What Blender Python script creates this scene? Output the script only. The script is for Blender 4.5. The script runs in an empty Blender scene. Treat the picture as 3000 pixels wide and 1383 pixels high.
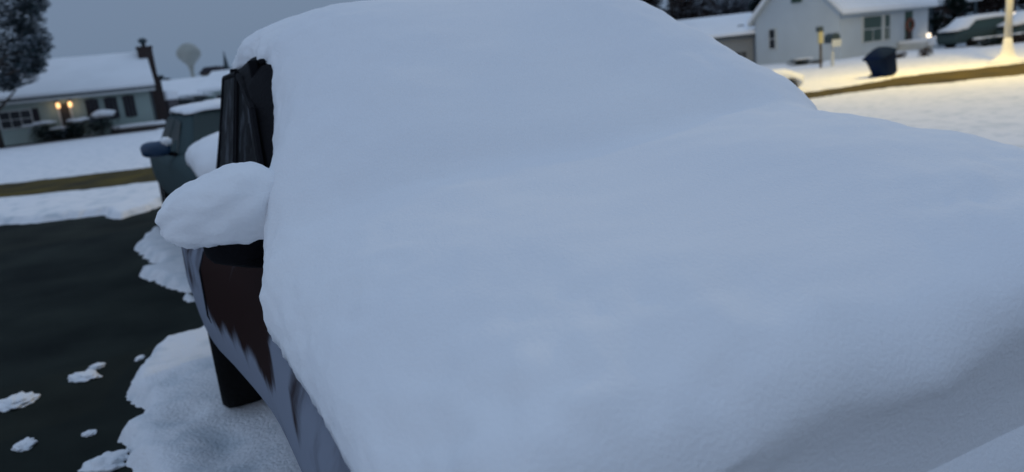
import bpy, bmesh, math, random
import numpy as np
from mathutils import Vector, Matrix, noise
random.seed(7)
S = bpy.context.scene; C = S.collection
# ------------------------------------------------------------------ camera
F_PX = 2167; PITCH = math.radians(13); ROLL = math.radians(6.1); EYE = 1.62
cd = bpy.data.cameras.new('camera'); cam = bpy.data.objects.new('camera', cd); C.objects.link(cam)
cd.sensor_width = 36; cd.lens = 36*F_PX/3000; cd.clip_start = .05; cd.clip_end = 3000
cam.matrix_world = Matrix.Translation((0, 0, EYE)) @ Matrix.Rotation(math.pi/2-PITCH, 4, 'X') @ Matrix.Rotation(-ROLL, 4, 'Z')
cd.dof.use_dof = True; cd.dof.focus_distance = 1.8; cd.dof.aperture_fstop = 2.5
S.camera = cam
# ------------------------------------------------------------------ sky and light (overcast dusk)
W = bpy.data.worlds.new('World'); S.world = W; W.use_nodes = True
nt = W.node_tree; nt.nodes.clear()
out = nt.nodes.new('ShaderNodeOutputWorld'); bg = nt.nodes.new('ShaderNodeBackground')
sky = nt.nodes.new('ShaderNodeTexSky'); sky.sky_type = 'NISHITA'; sky.sun_disc = False
SUN_EL = math.radians(8); SUN_AZ = math.radians(200)
sky.sun_elevation = SUN_EL; sky.sun_rotation = SUN_AZ; sky.air_density = 1.5; sky.dust_density = 3
tc = nt.nodes.new('ShaderNodeTexCoord'); sp = nt.nodes.new('ShaderNodeSeparateXYZ'); rp = nt.nodes.new('ShaderNodeValToRGB')
nt.links.new(tc.outputs['Generated'], sp.inputs[0]); nt.links.new(sp.outputs['Z'], rp.inputs[0])
e = rp.color_ramp.elements
e[0].position = 0; e[0].color = (.152, .226, .335, 1)
e[1].position = 1; e[1].color = (.385, .51, .72, 1)
k = e.new(.12); k.color = (.166, .236, .36, 1); k = e.new(.4); k.color = (.285, .385, .555, 1)
mul = nt.nodes.new('ShaderNodeVectorMath'); mul.operation = 'SCALE'; mul.inputs['Scale'].default_value = 10.0
mx = nt.nodes.new('ShaderNodeMixRGB'); mx.inputs[0].default_value = .93     # the cloud layer hides nearly all of the clear sky
nt.links.new(rp.outputs[0], mul.inputs[0]); nt.links.new(sky.outputs[0], mx.inputs[1]); nt.links.new(mul.outputs[0], mx.inputs[2])
nt.links.new(mx.outputs[0], bg.inputs[0]); bg.inputs[1].default_value = .1
nt.links.new(bg.outputs[0], out.inputs[0])
sd_ = bpy.data.lights.new('sun', 'SUN'); sd_.energy = .12; sd_.angle = math.radians(40); sd_.color = (1, .9, .85)
sun = bpy.data.objects.new('sun', sd_); C.objects.link(sun)
sun.rotation_euler = (math.radians(60), 0, math.radians(150))
S.view_settings.view_transform = 'Standard'; S.view_settings.look = 'None'
S.view_settings.exposure = 0.0; S.view_settings.gamma = 1.0

# ------------------------------------------------------------------ helpers
def ray(x, y):
    dx = x-1500; dy = y-691.5
    u = dx*math.cos(ROLL)-dy*math.sin(ROLL); v = dy*math.cos(ROLL)+dx*math.sin(ROLL)
    return Vector((u, F_PX*math.cos(PITCH)-v*math.sin(PITCH), -(v*math.cos(PITCH)+F_PX*math.sin(PITCH))))
def gp(x, y, z=0):
    r = ray(x, y); t = (z-EYE)/r.z; return (r.x*t, r.y*t)
def at(x, y, D):
    r = ray(x, y); t = D/r.y; return Vector((r.x*t, D, EYE+r.z*t))
class Facade:
    """vertical wall plane through two ground points; s runs from A to B"""
    def __init__(s, A, B):
        s.A = Vector((A[0], A[1], 0)); d = Vector((B[0]-A[0], B[1]-A[1], 0)); s.L = d.length; s.d = d.normalized()
        s.n = Vector((s.d.y, -s.d.x, 0))     # towards the viewer
        s.rz = math.atan2(s.d.y, s.d.x)
    def at(s, x, y):
        r = ray(x, y); o = Vector((0, 0, EYE)); t = (s.A-o).dot(s.n)/r.dot(s.n); p = o+r*t-s.A
        return p.dot(s.d), p.z
def tag(o, label=None, cat=None, group=None, kind=None):
    if label: o['label'] = label
    if cat: o['category'] = cat
    if group: o['group'] = group
    if kind: o['kind'] = kind
    return o
def empty(name, loc, rz=0):
    o = bpy.data.objects.new(name, None); C.objects.link(o); o.location = loc; o.rotation_euler = (0, 0, rz); o.empty_display_size = .2
    return o
def link(name, bm, mats, parent=None, smooth=False, loc=None):
    me = bpy.data.meshes.new(name)
    bmesh.ops.recalc_face_normals(bm, faces=bm.faces)
    bm.to_mesh(me); bm.free()
    for m in (mats if isinstance(mats, (list, tuple)) else [mats]): me.materials.append(m)
    if smooth: me.polygons.foreach_set('use_smooth', [True]*len(me.polygons))
    o = bpy.data.objects.new(name, me); C.objects.link(o)
    if parent: o.parent = parent
    if loc is not None: o.location = loc
    return o
def box(bm, x0, x1, y0, y1, z0, z1, bev=0, M=None):
    vs = [bm.verts.new((x, y, z)) for x in (x0, x1) for y in (y0, y1) for z in (z0, z1)]
    fs = [bm.faces.new([vs[i] for i in q]) for q in ((0,1,3,2),(4,6,7,5),(0,4,5,1),(2,3,7,6),(0,2,6,4),(1,5,7,3))]
    if bev:
        es = list({e for f in fs for e in f.edges})
        r = bmesh.ops.bevel(bm, geom=es, offset=bev, segments=2, affect='EDGES', profile=.5); 
    if M is not None: bmesh.ops.transform(bm, matrix=M, verts=vs if not bev else [v for v in bm.verts])
    return vs
def ring_loft(bm, rings, closed=True, caps=True):
    R = [[bm.verts.new(p) for p in r] for r in rings]; n = len(R[0])
    for a, b in zip(R, R[1:]):
        for i in range(n if closed else n-1):
            j = (i+1) % n; bm.faces.new((a[i], a[j], b[j], b[i]))
    if caps and closed:
        bm.faces.new(R[0][::-1]); bm.faces.new(R[-1])
    return R
def tube(bm, pts, rad, n=8):
    rings = []
    for i, p in enumerate(pts):
        p = Vector(p); a = Vector(pts[max(i-1, 0)]); b = Vector(pts[min(i+1, len(pts)-1)]); d = (b-a).normalized()
        u = d.cross(Vector((0, 0, 1)) if abs(d.z) < .9 else Vector((1, 0, 0))).normalized(); v = d.cross(u)
        r = rad[i] if isinstance(rad, (list, tuple)) else rad
        rings.append([p+u*r*math.cos(2*math.pi*k/n)+v*r*math.sin(2*math.pi*k/n) for k in range(n)])
    ring_loft(bm, rings)
def lathe(bm, prof, n=24, c=(0, 0, 0), axis='Z'):
    rings = []
    for r, z in prof:
        ring = []
        for k in range(n):
            a = 2*math.pi*k/n; p = (r*math.cos(a), r*math.sin(a), z)
            if axis == 'X': p = (p[2], p[0], p[1])
            ring.append((p[0]+c[0], p[1]+c[1], p[2]+c[2]))
        rings.append(ring)
    ring_loft(bm, rings)
def blob(bm, c, s, amp=.2, fr=2, seed=0, sub=3, flat=None, power=2.0):
    r = bmesh.ops.create_icosphere(bm, subdivisions=sub, radius=1)
    for v in r['verts']:
        p = v.co.normalized()
        if power != 2:
            m = (abs(p.x)**power+abs(p.y)**power+abs(p.z)**power)**(-1/power); p = p*m
        k_ = 1+amp*noise.noise(p*fr+Vector((seed*3.7, seed, -seed)))
        q = Vector((p.x*s[0], p.y*s[1], p.z*s[2]))*k_
        if flat is not None and q.z < flat: q.z = flat
        v.co = q+Vector(c)
    return r['verts']
def catmull(keys, xs):
    keys = sorted(keys); X = [k[0] for k in keys]; Y = [k[1] for k in keys]
    n = len(X); m = [0]*n
    for i in range(n):
        a = max(i-1, 0); b = min(i+1, n-1); m[i] = (Y[b]-Y[a])/(X[b]-X[a])
    o = []
    for x in xs:
        if x <= X[0]: o.append(Y[0]); continue
        if x >= X[-1]: o.append(Y[-1]); continue
        i = max(j for j in range(n-1) if X[j] <= x); h = X[i+1]-X[i]; t = (x-X[i])/h
        o.append((2*t**3-3*t**2+1)*Y[i]+(t**3-2*t*t+t)*h*m[i]+(-2*t**3+3*t*t)*Y[i+1]+(t**3-t*t)*h*m[i+1])
    return o
# ------------------------------------------------------------------ materials
def mat(name, col, rough=.7, metal=0, spec=.4, var=.0, vscale=4, col2=None, bump=0, bscale=30, emit=None, estr=0, stretch=None, coat=0, contrast=(.35, .65), coord='Object'):
    m = bpy.data.materials.new(name); m.use_nodes = True; t = m.node_tree; b = t.nodes['Principled BSDF']
    b.inputs['Base Color'].default_value = (*col, 1); b.inputs['Roughness'].default_value = rough
    b.inputs['Metallic'].default_value = metal; b.inputs['Specular IOR Level'].default_value = spec
    b.inputs['Coat Weight'].default_value = coat
    if emit: b.inputs['Emission Color'].default_value = (*emit, 1); b.inputs['Emission Strength'].default_value = estr
    c = t.nodes.new('ShaderNodeTexCoord'); mp = t.nodes.new('ShaderNodeMapping'); t.links.new(c.outputs[coord], mp.inputs[0])
    if stretch: mp.inputs['Scale'].default_value = stretch
    if col2 or var:
        col2 = col2 or tuple(max(0, x*(1-var)) for x in col)
        n = t.nodes.new('ShaderNodeTexNoise'); n.inputs['Scale'].default_value = vscale; n.inputs['Detail'].default_value = 6
        t.links.new(mp.outputs[0], n.inputs[0])
        r = t.nodes.new('ShaderNodeValToRGB'); r.color_ramp.elements[0].position = contrast[0]; r.color_ramp.elements[1].position = contrast[1]
        r.color_ramp.elements[0].color = (*col, 1); r.color_ramp.elements[1].color = (*col2, 1)
        t.links.new(n.outputs['Fac'], r.inputs[0]); t.links.new(r.outputs[0], b.inputs['Base Color'])
    if bump:
        n = t.nodes.new('ShaderNodeTexNoise'); n.inputs['Scale'].default_value = bscale; n.inputs['Detail'].default_value = 8
        t.links.new(mp.outputs[0], n.inputs[0]); bu = t.nodes.new('ShaderNodeBump'); bu.inputs['Strength'].default_value = bump; bu.inputs['Distance'].default_value = .02
        t.links.new(n.outputs['Fac'], bu.inputs['Height']); t.links.new(bu.outputs[0], b.inputs['Normal'])
    return m
def siding(name, col, pitch=.2, var=.1):
    m = mat(name, col, rough=.75, var=var, vscale=.8, contrast=(.3, .7)); t = m.node_tree; b = t.nodes['Principled BSDF']
    c = t.nodes.new('ShaderNodeTexCoord'); s_ = t.nodes.new('ShaderNodeSeparateXYZ'); t.links.new(c.outputs['Object'], s_.inputs[0])
    d = t.nodes.new('ShaderNodeMath'); d.operation = 'DIVIDE'; d.inputs[1].default_value = pitch; t.links.new(s_.outputs['Z'], d.inputs[0])
    f = t.nodes.new('ShaderNodeMath'); f.operation = 'FRACT'; t.links.new(d.outputs[0], f.inputs[0])
    bu = t.nodes.new('ShaderNodeBump'); bu.inputs['Strength'].default_value = .7; bu.inputs['Distance'].default_value = .03; bu.invert = True
    t.links.new(f.outputs[0], bu.inputs['Height']); t.links.new(bu.outputs[0], b.inputs['Normal'])
    return m
SNOW = mat('snow', (.86, .87, .88), rough=.95, spec=.15, col2=(.81, .83, .86), vscale=1.2, bump=.2, bscale=120)
SNOW_WALK = mat('trodden_snow', (.84, .85, .87), rough=.95, spec=.15, col2=(.52, .59, .64), vscale=4.5, bump=.6, bscale=50, contrast=(.5, .8))
SNOW_FAR = mat('roof_snow', (.84, .86, .88), rough=.95, spec=.1, var=.06, vscale=.6)
ASPHALT = mat('wet_asphalt', (.007, .010, .009), rough=.9, spec=.08, col2=(.026, .032, .026), vscale=1.1, bump=.25, bscale=220, contrast=(.3, .7))
VERGE = mat('brown_road', (.050, .043, .026), rough=.9, spec=.05, col2=(.115, .088, .026), vscale=1.2, bump=.5, bscale=60)
def car_paint(name, col, ylim, snowcol=(.72, .75, .8), near=.42, low=.42):
    """dark paint with wind-plastered snow caught on the rear quarter and the sill"""
    m = mat(name, col, rough=.8, spec=.06); t = m.node_tree; b = t.nodes['Principled BSDF']
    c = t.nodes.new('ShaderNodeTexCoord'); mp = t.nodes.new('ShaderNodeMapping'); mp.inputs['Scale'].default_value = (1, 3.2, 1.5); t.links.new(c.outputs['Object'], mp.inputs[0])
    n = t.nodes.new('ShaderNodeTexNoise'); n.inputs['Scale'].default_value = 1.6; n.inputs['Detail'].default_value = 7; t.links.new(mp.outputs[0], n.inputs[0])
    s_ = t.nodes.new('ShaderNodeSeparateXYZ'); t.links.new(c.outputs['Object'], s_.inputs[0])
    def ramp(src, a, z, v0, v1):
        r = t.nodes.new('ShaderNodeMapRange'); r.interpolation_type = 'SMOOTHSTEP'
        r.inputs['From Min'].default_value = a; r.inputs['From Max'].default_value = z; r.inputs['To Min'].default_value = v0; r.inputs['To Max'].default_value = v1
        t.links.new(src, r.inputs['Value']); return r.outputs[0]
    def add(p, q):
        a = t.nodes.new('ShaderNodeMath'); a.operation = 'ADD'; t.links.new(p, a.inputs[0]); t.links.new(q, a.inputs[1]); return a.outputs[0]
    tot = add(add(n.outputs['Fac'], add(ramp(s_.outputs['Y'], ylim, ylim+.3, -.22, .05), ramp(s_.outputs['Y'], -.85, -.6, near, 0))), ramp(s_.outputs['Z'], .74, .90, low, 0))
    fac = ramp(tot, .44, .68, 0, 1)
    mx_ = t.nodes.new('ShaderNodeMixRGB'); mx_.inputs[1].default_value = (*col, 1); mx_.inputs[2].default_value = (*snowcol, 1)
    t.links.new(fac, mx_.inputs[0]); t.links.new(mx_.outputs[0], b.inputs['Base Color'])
    t.links.new(ramp(fac, 0, 1, .8, .95), b.inputs['Roughness'])
    bu = t.nodes.new('ShaderNodeBump'); bu.inputs['Distance'].default_value = .02; bu.inputs['Strength'].default_value = .8
    t.links.new(fac, bu.inputs['Height']); t.links.new(bu.outputs[0], b.inputs['Normal'])
    return m
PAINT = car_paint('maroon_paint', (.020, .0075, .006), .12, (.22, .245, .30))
PAINT2 = car_paint('teal_paint', (.045, .070, .074), 9, (.3, .36, .4), 0, 0)
GLASS = mat('dark_glass', (.006, .007, .010), rough=.5, spec=.12, col2=(.14, .155, .18), vscale=9, contrast=(.5, .66))
GLASS2 = mat('green_glass', (.035, .065, .062), rough=.35, spec=.25)
BLACK = mat('black_plastic', (.008, .008, .010), rough=.85, spec=.1, bump=.3)
RUBBER = mat('tyre_rubber', (.008, .008, .008), rough=.95, spec=.1, bump=.4)
RIM = mat('alloy_rim', (.15, .15, .16), rough=.4, metal=.8)
CHROME = mat('chrome', (.4, .4, .42), rough=.25, metal=.9)
BLUEPL = mat('blue_mirror_shell', (.02, .05, .10), rough=.35, spec=.5)
LENS = mat('headlamp_lens', (.25, .26, .28), rough=.2, spec=.6)
SIDE_G = siding('pale_green_siding', (.30, .38, .36)); SIDE_W = siding('white_siding', (.48, .54, .58)); SIDE_D = siding('grey_siding', (.26, .28, .29))
WINDARK = mat('dark_window', (.022, .025, .030), rough=.3, spec=.3)
WINGREEN = mat('green_dark_window', (.035, .065, .05), rough=.3, spec=.3)
SHUT = mat('green_shutter', (.03, .07, .055), rough=.7)
SHUTD = mat('dark_shutter', (.02, .018, .026), rough=.7)
TRIM = mat('white_trim', (.55, .58, .58), rough=.6, var=.1)
DOORD = mat('dark_door', (.03, .025, .022), rough=.5)
WREATH = mat('red_wreath', (.16, .07, .05), rough=.9, bump=.6)
BRICK = mat('brown_brick', (.050, .030, .028), rough=.9, col2=(.035, .028, .026), vscale=6, bump=.5)
DARKMETAL = mat('dark_metal', (.03, .05, .06), rough=.5)
TANK = mat('pale_painted_steel', (.36, .37, .33), rough=.6, var=.15, vscale=.3)
BIN = mat('navy_bin_plastic', (.004, .013, .045), rough=.9, spec=.1, bump=.2)
POLE = mat('white_painted_pole', (.75, .74, .68), rough=.7, var=.12, vscale=3)
YELLOW = mat('yellow_plastic', (.50, .45, .24), rough=.6, var=.1)
WOOD = mat('weathered_wood', (.11, .09, .07), rough=.9, var=.4)
BARK = mat('bark', (.045, .038, .034), rough=.95, bump=.6, bscale=12)
LEAF_D = mat('dark_evergreen', (.030, .055, .050), rough=.9, spec=.1, var=.5, vscale=1.5)
LEAF_B = mat('blue_green_needles', (.060, .095, .105), rough=.9, spec=.1, var=.4, vscale=1.5)
LEAF_R = mat('brown_twigs', (.105, .078, .070), rough=.95, spec=.1, var=.4, vscale=1.5)
LEAF_G = mat('grey_twigs', (.20, .20, .225), rough=.95, spec=.1, var=.3, vscale=1.5)
LEAF_S = mat('leaf_snow', (.36, .41, .46), rough=.95, spec=.1)
LEAF_S2 = mat('leaf_frost', (.42, .46, .50), rough=.95, spec=.1)
LAMPGLOW = mat('lit_lamp', (1, .8, .5), emit=(1, .55, .25), estr=.9)
LAMPW = mat('lit_lamp_white', (1, .95, .85), emit=(1, .82, .62), estr=1.4)

# ------------------------------------------------------------------ ground
def vnoise(X, Y, fr, seed):
    rng = np.random.RandomState(seed); T = rng.rand(256, 256)
    x = X*fr; y = Y*fr; xi = np.floor(x).astype(int); yi = np.floor(y).astype(int); fx = x-xi; fy = y-yi
    fx = fx*fx*(3-2*fx); fy = fy*fy*(3-2*fy); a = lambda i, j: T[i % 256, j % 256]
    return (a(xi, yi)*(1-fx)+a(xi+1, yi)*fx)*(1-fy)+(a(xi, yi+1)*(1-fx)+a(xi+1, yi+1)*fx)*fy-.5
def fbm(X, Y, fr, seed, o=4):
    s = 0; a = 1
    for i in range(o): s = s+a*vnoise(X, Y, fr*2**i, seed+i); a *= .5
    return s
def sdist(X, Y, poly):
    """signed distance, positive inside"""
    d = np.full(X.shape, 1e9); ins = np.zeros(X.shape, bool); n = len(poly)
    for i in range(n):
        ax, ay = poly[i]; bx, by = poly[(i+1) % n]; ex, ey = bx-ax, by-ay
        t = np.clip(((X-ax)*ex+(Y-ay)*ey)/(ex*ex+ey*ey+1e-12), 0, 1)
        d = np.minimum(d, np.hypot(X-ax-t*ex, Y-ay-t*ey))
        if ay != by:
            c = ((ay > Y) != (by > Y)) & (X < ex*(Y-ay)/(by-ay)+ax); ins ^= c
    return np.where(ins, d, -d)
edge = [(-200, 660), (0, 655), (120, 648), (240, 635), (300, 628), (350, 640), (430, 615), (490, 590), (560, 590), (640, 640), (640, 700), (560, 720), (520, 690),
        (480, 668), (455, 668), (425, 690), (392, 728), (420, 745), (443, 768), (440, 785), (398, 790), (388, 800), (420, 812), (462, 832),
        (540, 850), (590, 870), (600, 900), (590, 950), (560, 978), (500, 990), (452, 1012), (415, 1045), (392, 1080), (352, 1130), (345, 1160), (350, 1172),
        (400, 1192), (402, 1225), (390, 1242), (350, 1252), (332, 1285), (350, 1305), (372, 1325), (350, 1350), (375, 1383), (420, 1500), (420, 1700), (-600, 1700), (-1500, 1300), (-1200, 690)]
DRIVE = [gp(x, y, .02) for x, y in edge]
ISLE = [gp(x, y, .02) for x, y in ((525, 866), (548, 852), (575, 858), (592, 872), (560, 882), (530, 884))]
ROAD_T = [(-60, 11.0), (-13.2, 18.9), (-11.06, 18.95), (-9.03, 19.3), (8.53, 20.9), (10.2, 21.5), (12.5, 23.0), (16.5, 23.4), (70, 32)]
ROAD_B = [(70, 26.5), (16, 18.6), (13.4, 18.5), (12.3, 19.0), (11.2, 18.9), (9.9, 19.1), (8.7, 18.8), (7.6, 18.3), (-7.04, 15.0), (-8.8, 15.0), (-10.3, 14.9), (-60, 6.5)]
ROAD = ROAD_T+ROAD_B
def c2w_(x, y): a = math.radians(23.5); return (x*math.cos(a)-y*math.sin(a), x*math.sin(a)+y*math.cos(a))
BARE1 = [c2w_(*p) for p in ((.40, 1.0), (1.75, 1.0), (1.7, 4.7), (.40, 4.7))]      # under the parked car
BARE2 = [c2w_(*p) for p in ((-.6, -3), (4.2, -3), (4.2, 1.05), (.3, 1.05), (-.4, .6))]   # unseen snow-free patch, added to cut bounce light on the bonnet front
def axis(segs):
    o = []
    for a, b, st in segs: o += list(np.arange(a, b, st))
    return np.array(o+[segs[-1][1]])
def rect(name, pts, z, m, kind='structure'):
    bm = bmesh.new(); bm.faces.new([bm.verts.new((x, y, z)) for x, y in pts]); return tag(link(name, bm, m), kind=kind)
def snow_sheet():
    xs = axis([(-900, -100, 80), (-100, -20, 4), (-20, -7, .12), (-7, -.9, .028), (-.9, 3, .15), (3, 22, .12), (22, 100, 4), (100, 900, 80)])
    ys = axis([(-60, 0, 6), (0, 2.4, .15), (2.4, 7, .026), (7, 14, .06), (14, 25, .10), (25, 60, 1), (60, 1500, 60)])
    X, Y = np.meshgrid(xs, ys)
    nz = fbm(X, Y, 2.2, 3); nf = fbm(X, Y, 9, 11); nh = fbm(X, Y, 26, 17, 2)
    dist = np.hypot(X, Y)
    sc = np.clip(dist/10, .25, 1.4)
    hole = np.maximum(sdist(X, Y, DRIVE)+.10*nz*sc+.07*nf*sc+.03*nh, sdist(X, Y, ROAD)+.28*nz+.06*nf)
    hole = np.maximum(hole, np.maximum(sdist(X, Y, BARE1), sdist(X, Y, BARE2)))
    isle = sdist(X, Y, ISLE)+.03*nf
    hole = np.minimum(hole, -isle)
    t = np.clip((-hole+.01)/.13, 0, 1); t = t*t*(3-2*t)
    thick = .085-.045*np.clip((Y-14)/4, 0, 1)*(Y < 30)+.03*fbm(X, Y, .5, 21)+.02*nf*(dist < 30)*.6
    # a rough low bank between the driveway and the road
    bank = np.exp(-((Y-13.0-.2*X*0)/1.6)**2)*(X < -1)*.03*(1+1.6*fbm(X, Y, 1.6, 31))
    Z = -.03+(thick+.03+np.maximum(bank, 0))*t
    # footprints and slumps beside the parked car
    for px, py, r, dp in ((563, 1205, .07, .05), (640, 1265, .10, .06), (655, 1300, .09, .05), (700, 1190, .12, .05), (730, 1260, .13, .07), (745, 1320, .12, .06), (610, 1340, .08, .03), (520, 1100, .06, .02)):
        gx, gy = gp(px, py, .09); Z -= .55*dp*np.exp(-(((X-gx)/r)**2+((Y-gy)/(r*1.5))**2))*(t > .5)
    ny, nx = X.shape
    co = np.stack([X.ravel(), Y.ravel(), Z.ravel()], 1)
    idx = np.arange(nx*ny).reshape(ny, nx)
    q = np.stack([idx[:-1, :-1].ravel(), idx[:-1, 1:].ravel(), idx[1:, 1:].ravel(), idx[1:, :-1].ravel()], 1)
    me = bpy.data.meshes.new('snow_ground'); me.vertices.add(len(co)); me.vertices.foreach_set('co', co.ravel())
    me.loops.add(q.size); me.loops.foreach_set('vertex_index', q.ravel().astype('i4'))
    me.polygons.add(len(q)); me.polygons.foreach_set('loop_start', np.arange(0, q.size, 4, dtype='i4')); me.polygons.foreach_set('loop_total', np.full(len(q), 4, dtype='i4'))
    me.update(); me.validate(); me.polygons.foreach_set('use_smooth', [True]*len(q))
    me.materials.append(SNOW_WALK)
    o = bpy.data.objects.new('snow_ground', me); C.objects.link(o); tag(o, kind='structure')
snow_sheet()
rect('driveway', [(-40, -4), (7, -4), (7, 14.0), (-40, 14.0)], 0, ASPHALT)
bm = bmesh.new()
vt = [bm.verts.new((x, y+1, .004)) for x, y in ROAD_T]; vb = [bm.verts.new((x, y-1, .004)) for x, y in ROAD_B]
bm.faces.new(vt+vb); tag(link('road', bm, VERGE), kind='structure')
# clumps of snow left lying on the bare driveway
for i, (px, py, wpx, sh, lab) in enumerate(((245, 1098, 62, (1.5, .8), 'long slanting snow clump in the middle of the dark driveway'),
        (282, 1068, 40, (1, .8), 'small round snow clump touching the tip of the long slanting one'),
        (45, 1172, 78, (1.2, 1.0), 'oblong snow clump on the driveway at the left edge of the photo'),
        (70, 1296, 54, (1, 1), 'lone roundish snow clump low down on the left of the driveway'),
        (260, 1262, 36, (1, .8), 'faint flat snow clump just left of the jagged snow edge'),
        (308, 1352, 95, (1.3, 1), 'biggest snow clump, at the bottom of the driveway beside the jagged edge'),
        (408, 1043, 30, (1.2, .6), 'little snow clump at the upper corner of the big jagged snow field'))):
    gx, gy = gp(px, py, .02); D = math.hypot(gx, gy, 1.6); w = wpx/F_PX*D*.88
    bm = bmesh.new(); blob(bm, (0, 0, 0), (w*.5*sh[0], w*.62*sh[1], w*.19), .5, 2.4, i+4, 4, flat=-.01)
    o = link('snow_clump', bm, SNOW_WALK, None, True, (gx, gy, .005)); o.rotation_euler.z = -.5+.35*i
    tag(o, lab, 'snow clump', 'snow clumps lying on the driveway')

# ------------------------------------------------------------------ cars
TH = math.radians(23.5)
def car2w(x, y, z=0): return (x*math.cos(TH)-y*math.sin(TH), x*math.sin(TH)+y*math.cos(TH), z)
def interp(tab, y):
    for a, b in zip(tab, tab[1:]):
        if a[0] <= y <= b[0]:
            t = (y-a[0])/(b[0]-a[0]); return [p+(q-p)*t for p, q in zip(a[1:], b[1:])]
    return list(tab[0][1:]) if y < tab[0][0] else list(tab[-1][1:])
def make_wheel(parent, x, y, side, r=.36):
    bm = bmesh.new(); s = side
    lathe(bm, [(r*.62, -.10), (r*.9, -.115), (r*.985, -.09), (r, -.05), (r, .05), (r*.985, .09), (r*.9, .115), (r*.62, .10)], 32, (0, 0, 0), 'X')
    w = link('tyre', bm, RUBBER, None, True)
    root = empty('wheel', (x, y, r+.01)); root.parent = parent; w.parent = root
    bm = bmesh.new(); lathe(bm, [(.02, .075*s), (r*.2, .085*s), (r*.55, .07*s), (r*.62, .1*s), (r*.62, -.1*s), (r*.05, -.09*s)], 24, (0, 0, 0), 'X')
    for k in range(5):
        a = 2*math.pi*k/5; M = Matrix.Rotation(a, 4, 'X')
        vs = box(bm, .07*s, .1*s, -.03, .03, .03, r*.6); bmesh.ops.transform(bm, matrix=M, verts=vs)
    link('rim', bm, RIM, root)
    return root
def car_body(parent, wt, ht, paint, len_):
    """wt: (y, half width), ht: (y, top z of the lower body)"""
    ys = sorted({round(v, 3) for v in list(np.arange(wt[0][0], wt[-1][0], .12))+[wt[-1][0], wt[0][0]+.03, wt[-1][0]-.03]})
    W_ = catmull(wt, ys); T_ = catmull(ht, ys); rings = []
    for y, w, h in zip(ys, W_, T_):
        k_ = .6+.4*max(0, min(1, (y+.25)/.6)); zb = .31
        prof = [(0, zb-.04), (w-.26*k_, zb-.05), (w-.20*k_, zb), (w-.185*k_, .50), (w-.07, .555), (w-.02, .64), (w, .80), (w-.005, h-.12), (w-.035, h-.045), (w-.11, h), (w*.5, h+.02), (0, h+.03)]
        rings.append([(-a, y, b) for a, b in prof]+[(a, y, b) for a, b in prof[-2:0:-1]])
    bm = bmesh.new(); ring_loft(bm, rings)
    return link('body', bm, paint, parent, True)
def cabin(parent, st, m, name='cabin'):
    """st rows: y, half width at the belt, z belt, half width at the roof, z roof"""
    rings = []
    for y, wb, zb, wr, zr in st:
        prof = [(wb, zb), (wb-.01, zb+.04), (wr+.03, zr-.08), (wr-.03, zr-.02), (wr-.12, zr), (0, zr+.03)]
        rings.append([(-a, y, b) for a, b in prof]+[(a, y, b) for a, b in prof[-2::-1]])
    bm = bmesh.new(); ring_loft(bm, rings); return link(name, bm, m, parent, True)
def snow_shell(name, parent, st, mt, nexp=4.0, step=.05, amp=.012, nseg=56, seed=1, lift=0, rag=0, crumb=0):
    """st rows: y, xleft, xright, z bottom, z top (local), the snow lies over everything between"""
    ts = []
    for i, (a, b) in enumerate(zip(st, st[1:])):
        m = max(1, int(math.ceil(math.hypot(b[0]-a[0], b[4]-a[4])/step))); ts += [i+j/m for j in range(m)]
    ts.append(len(st)-1)
    ys = catmull([(i, r[0]) for i, r in enumerate(st)], ts)
    cols = [catmull([(i, r[k]) for i, r in enumerate(st)], ts) for k in range(1, 5)]
    rings = []
    for y, xl, xr, zb, zt in zip(ys, *cols):
        c = (xl+xr)/2; h = (xr-xl)/2; H = zt-zb; ring = []
        for i in range(nseg+1):
            a = math.pi*i/nseg; cc = -math.cos(a); ss = math.sin(a)
            nx_ = 1 if cc > 0 else -1
            ex = 2/nexp
            x = c+h*nx_*abs(cc)**ex*1.0; z = zb+H*abs(ss)**(ex*1.15)
            # more points along the flat top
            amp_ = amp*(1+(rag*max(0, min(1, (-1.55-y)/.3)) if rag else 0))
            n1 = noise.noise(Vector((x*1.7, y*1.7, z*1.7+seed*5)))*amp_*2.2+noise.noise(Vector((x*6, y*6, z*6+seed)))*amp_*.8+noise.noise(Vector((x*19, y*19, z*19+seed)))*amp_*.35
            d = Vector((x-c, 0, (z-zb+.1)*2)).normalized()
            u = (x-c)/h
            if crumb: q3 = Vector((x*34, y*34, z*34)); n1 += crumb*max(0, 1-abs(z-zb)/(H*.85+.01))*(noise.noise(q3)+.5*noise.noise(q3*2.1))
            z += (lift*u**1.5 if u > 0 else -.035*u*u)*max(0, min(1, (z-zb)/.2))
            ring.append((x+d.x*n1*1.3, y, z+n1))
        # underside, hidden by the car
        ring += [(xr-.10, y, zb+.03), (c, y, zb+.03), (xl+.10, y, zb+.03)]
        rings.append(ring)
    bm = bmesh.new(); ring_loft(bm, rings); return link(name, bm, mt, parent, True)
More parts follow.
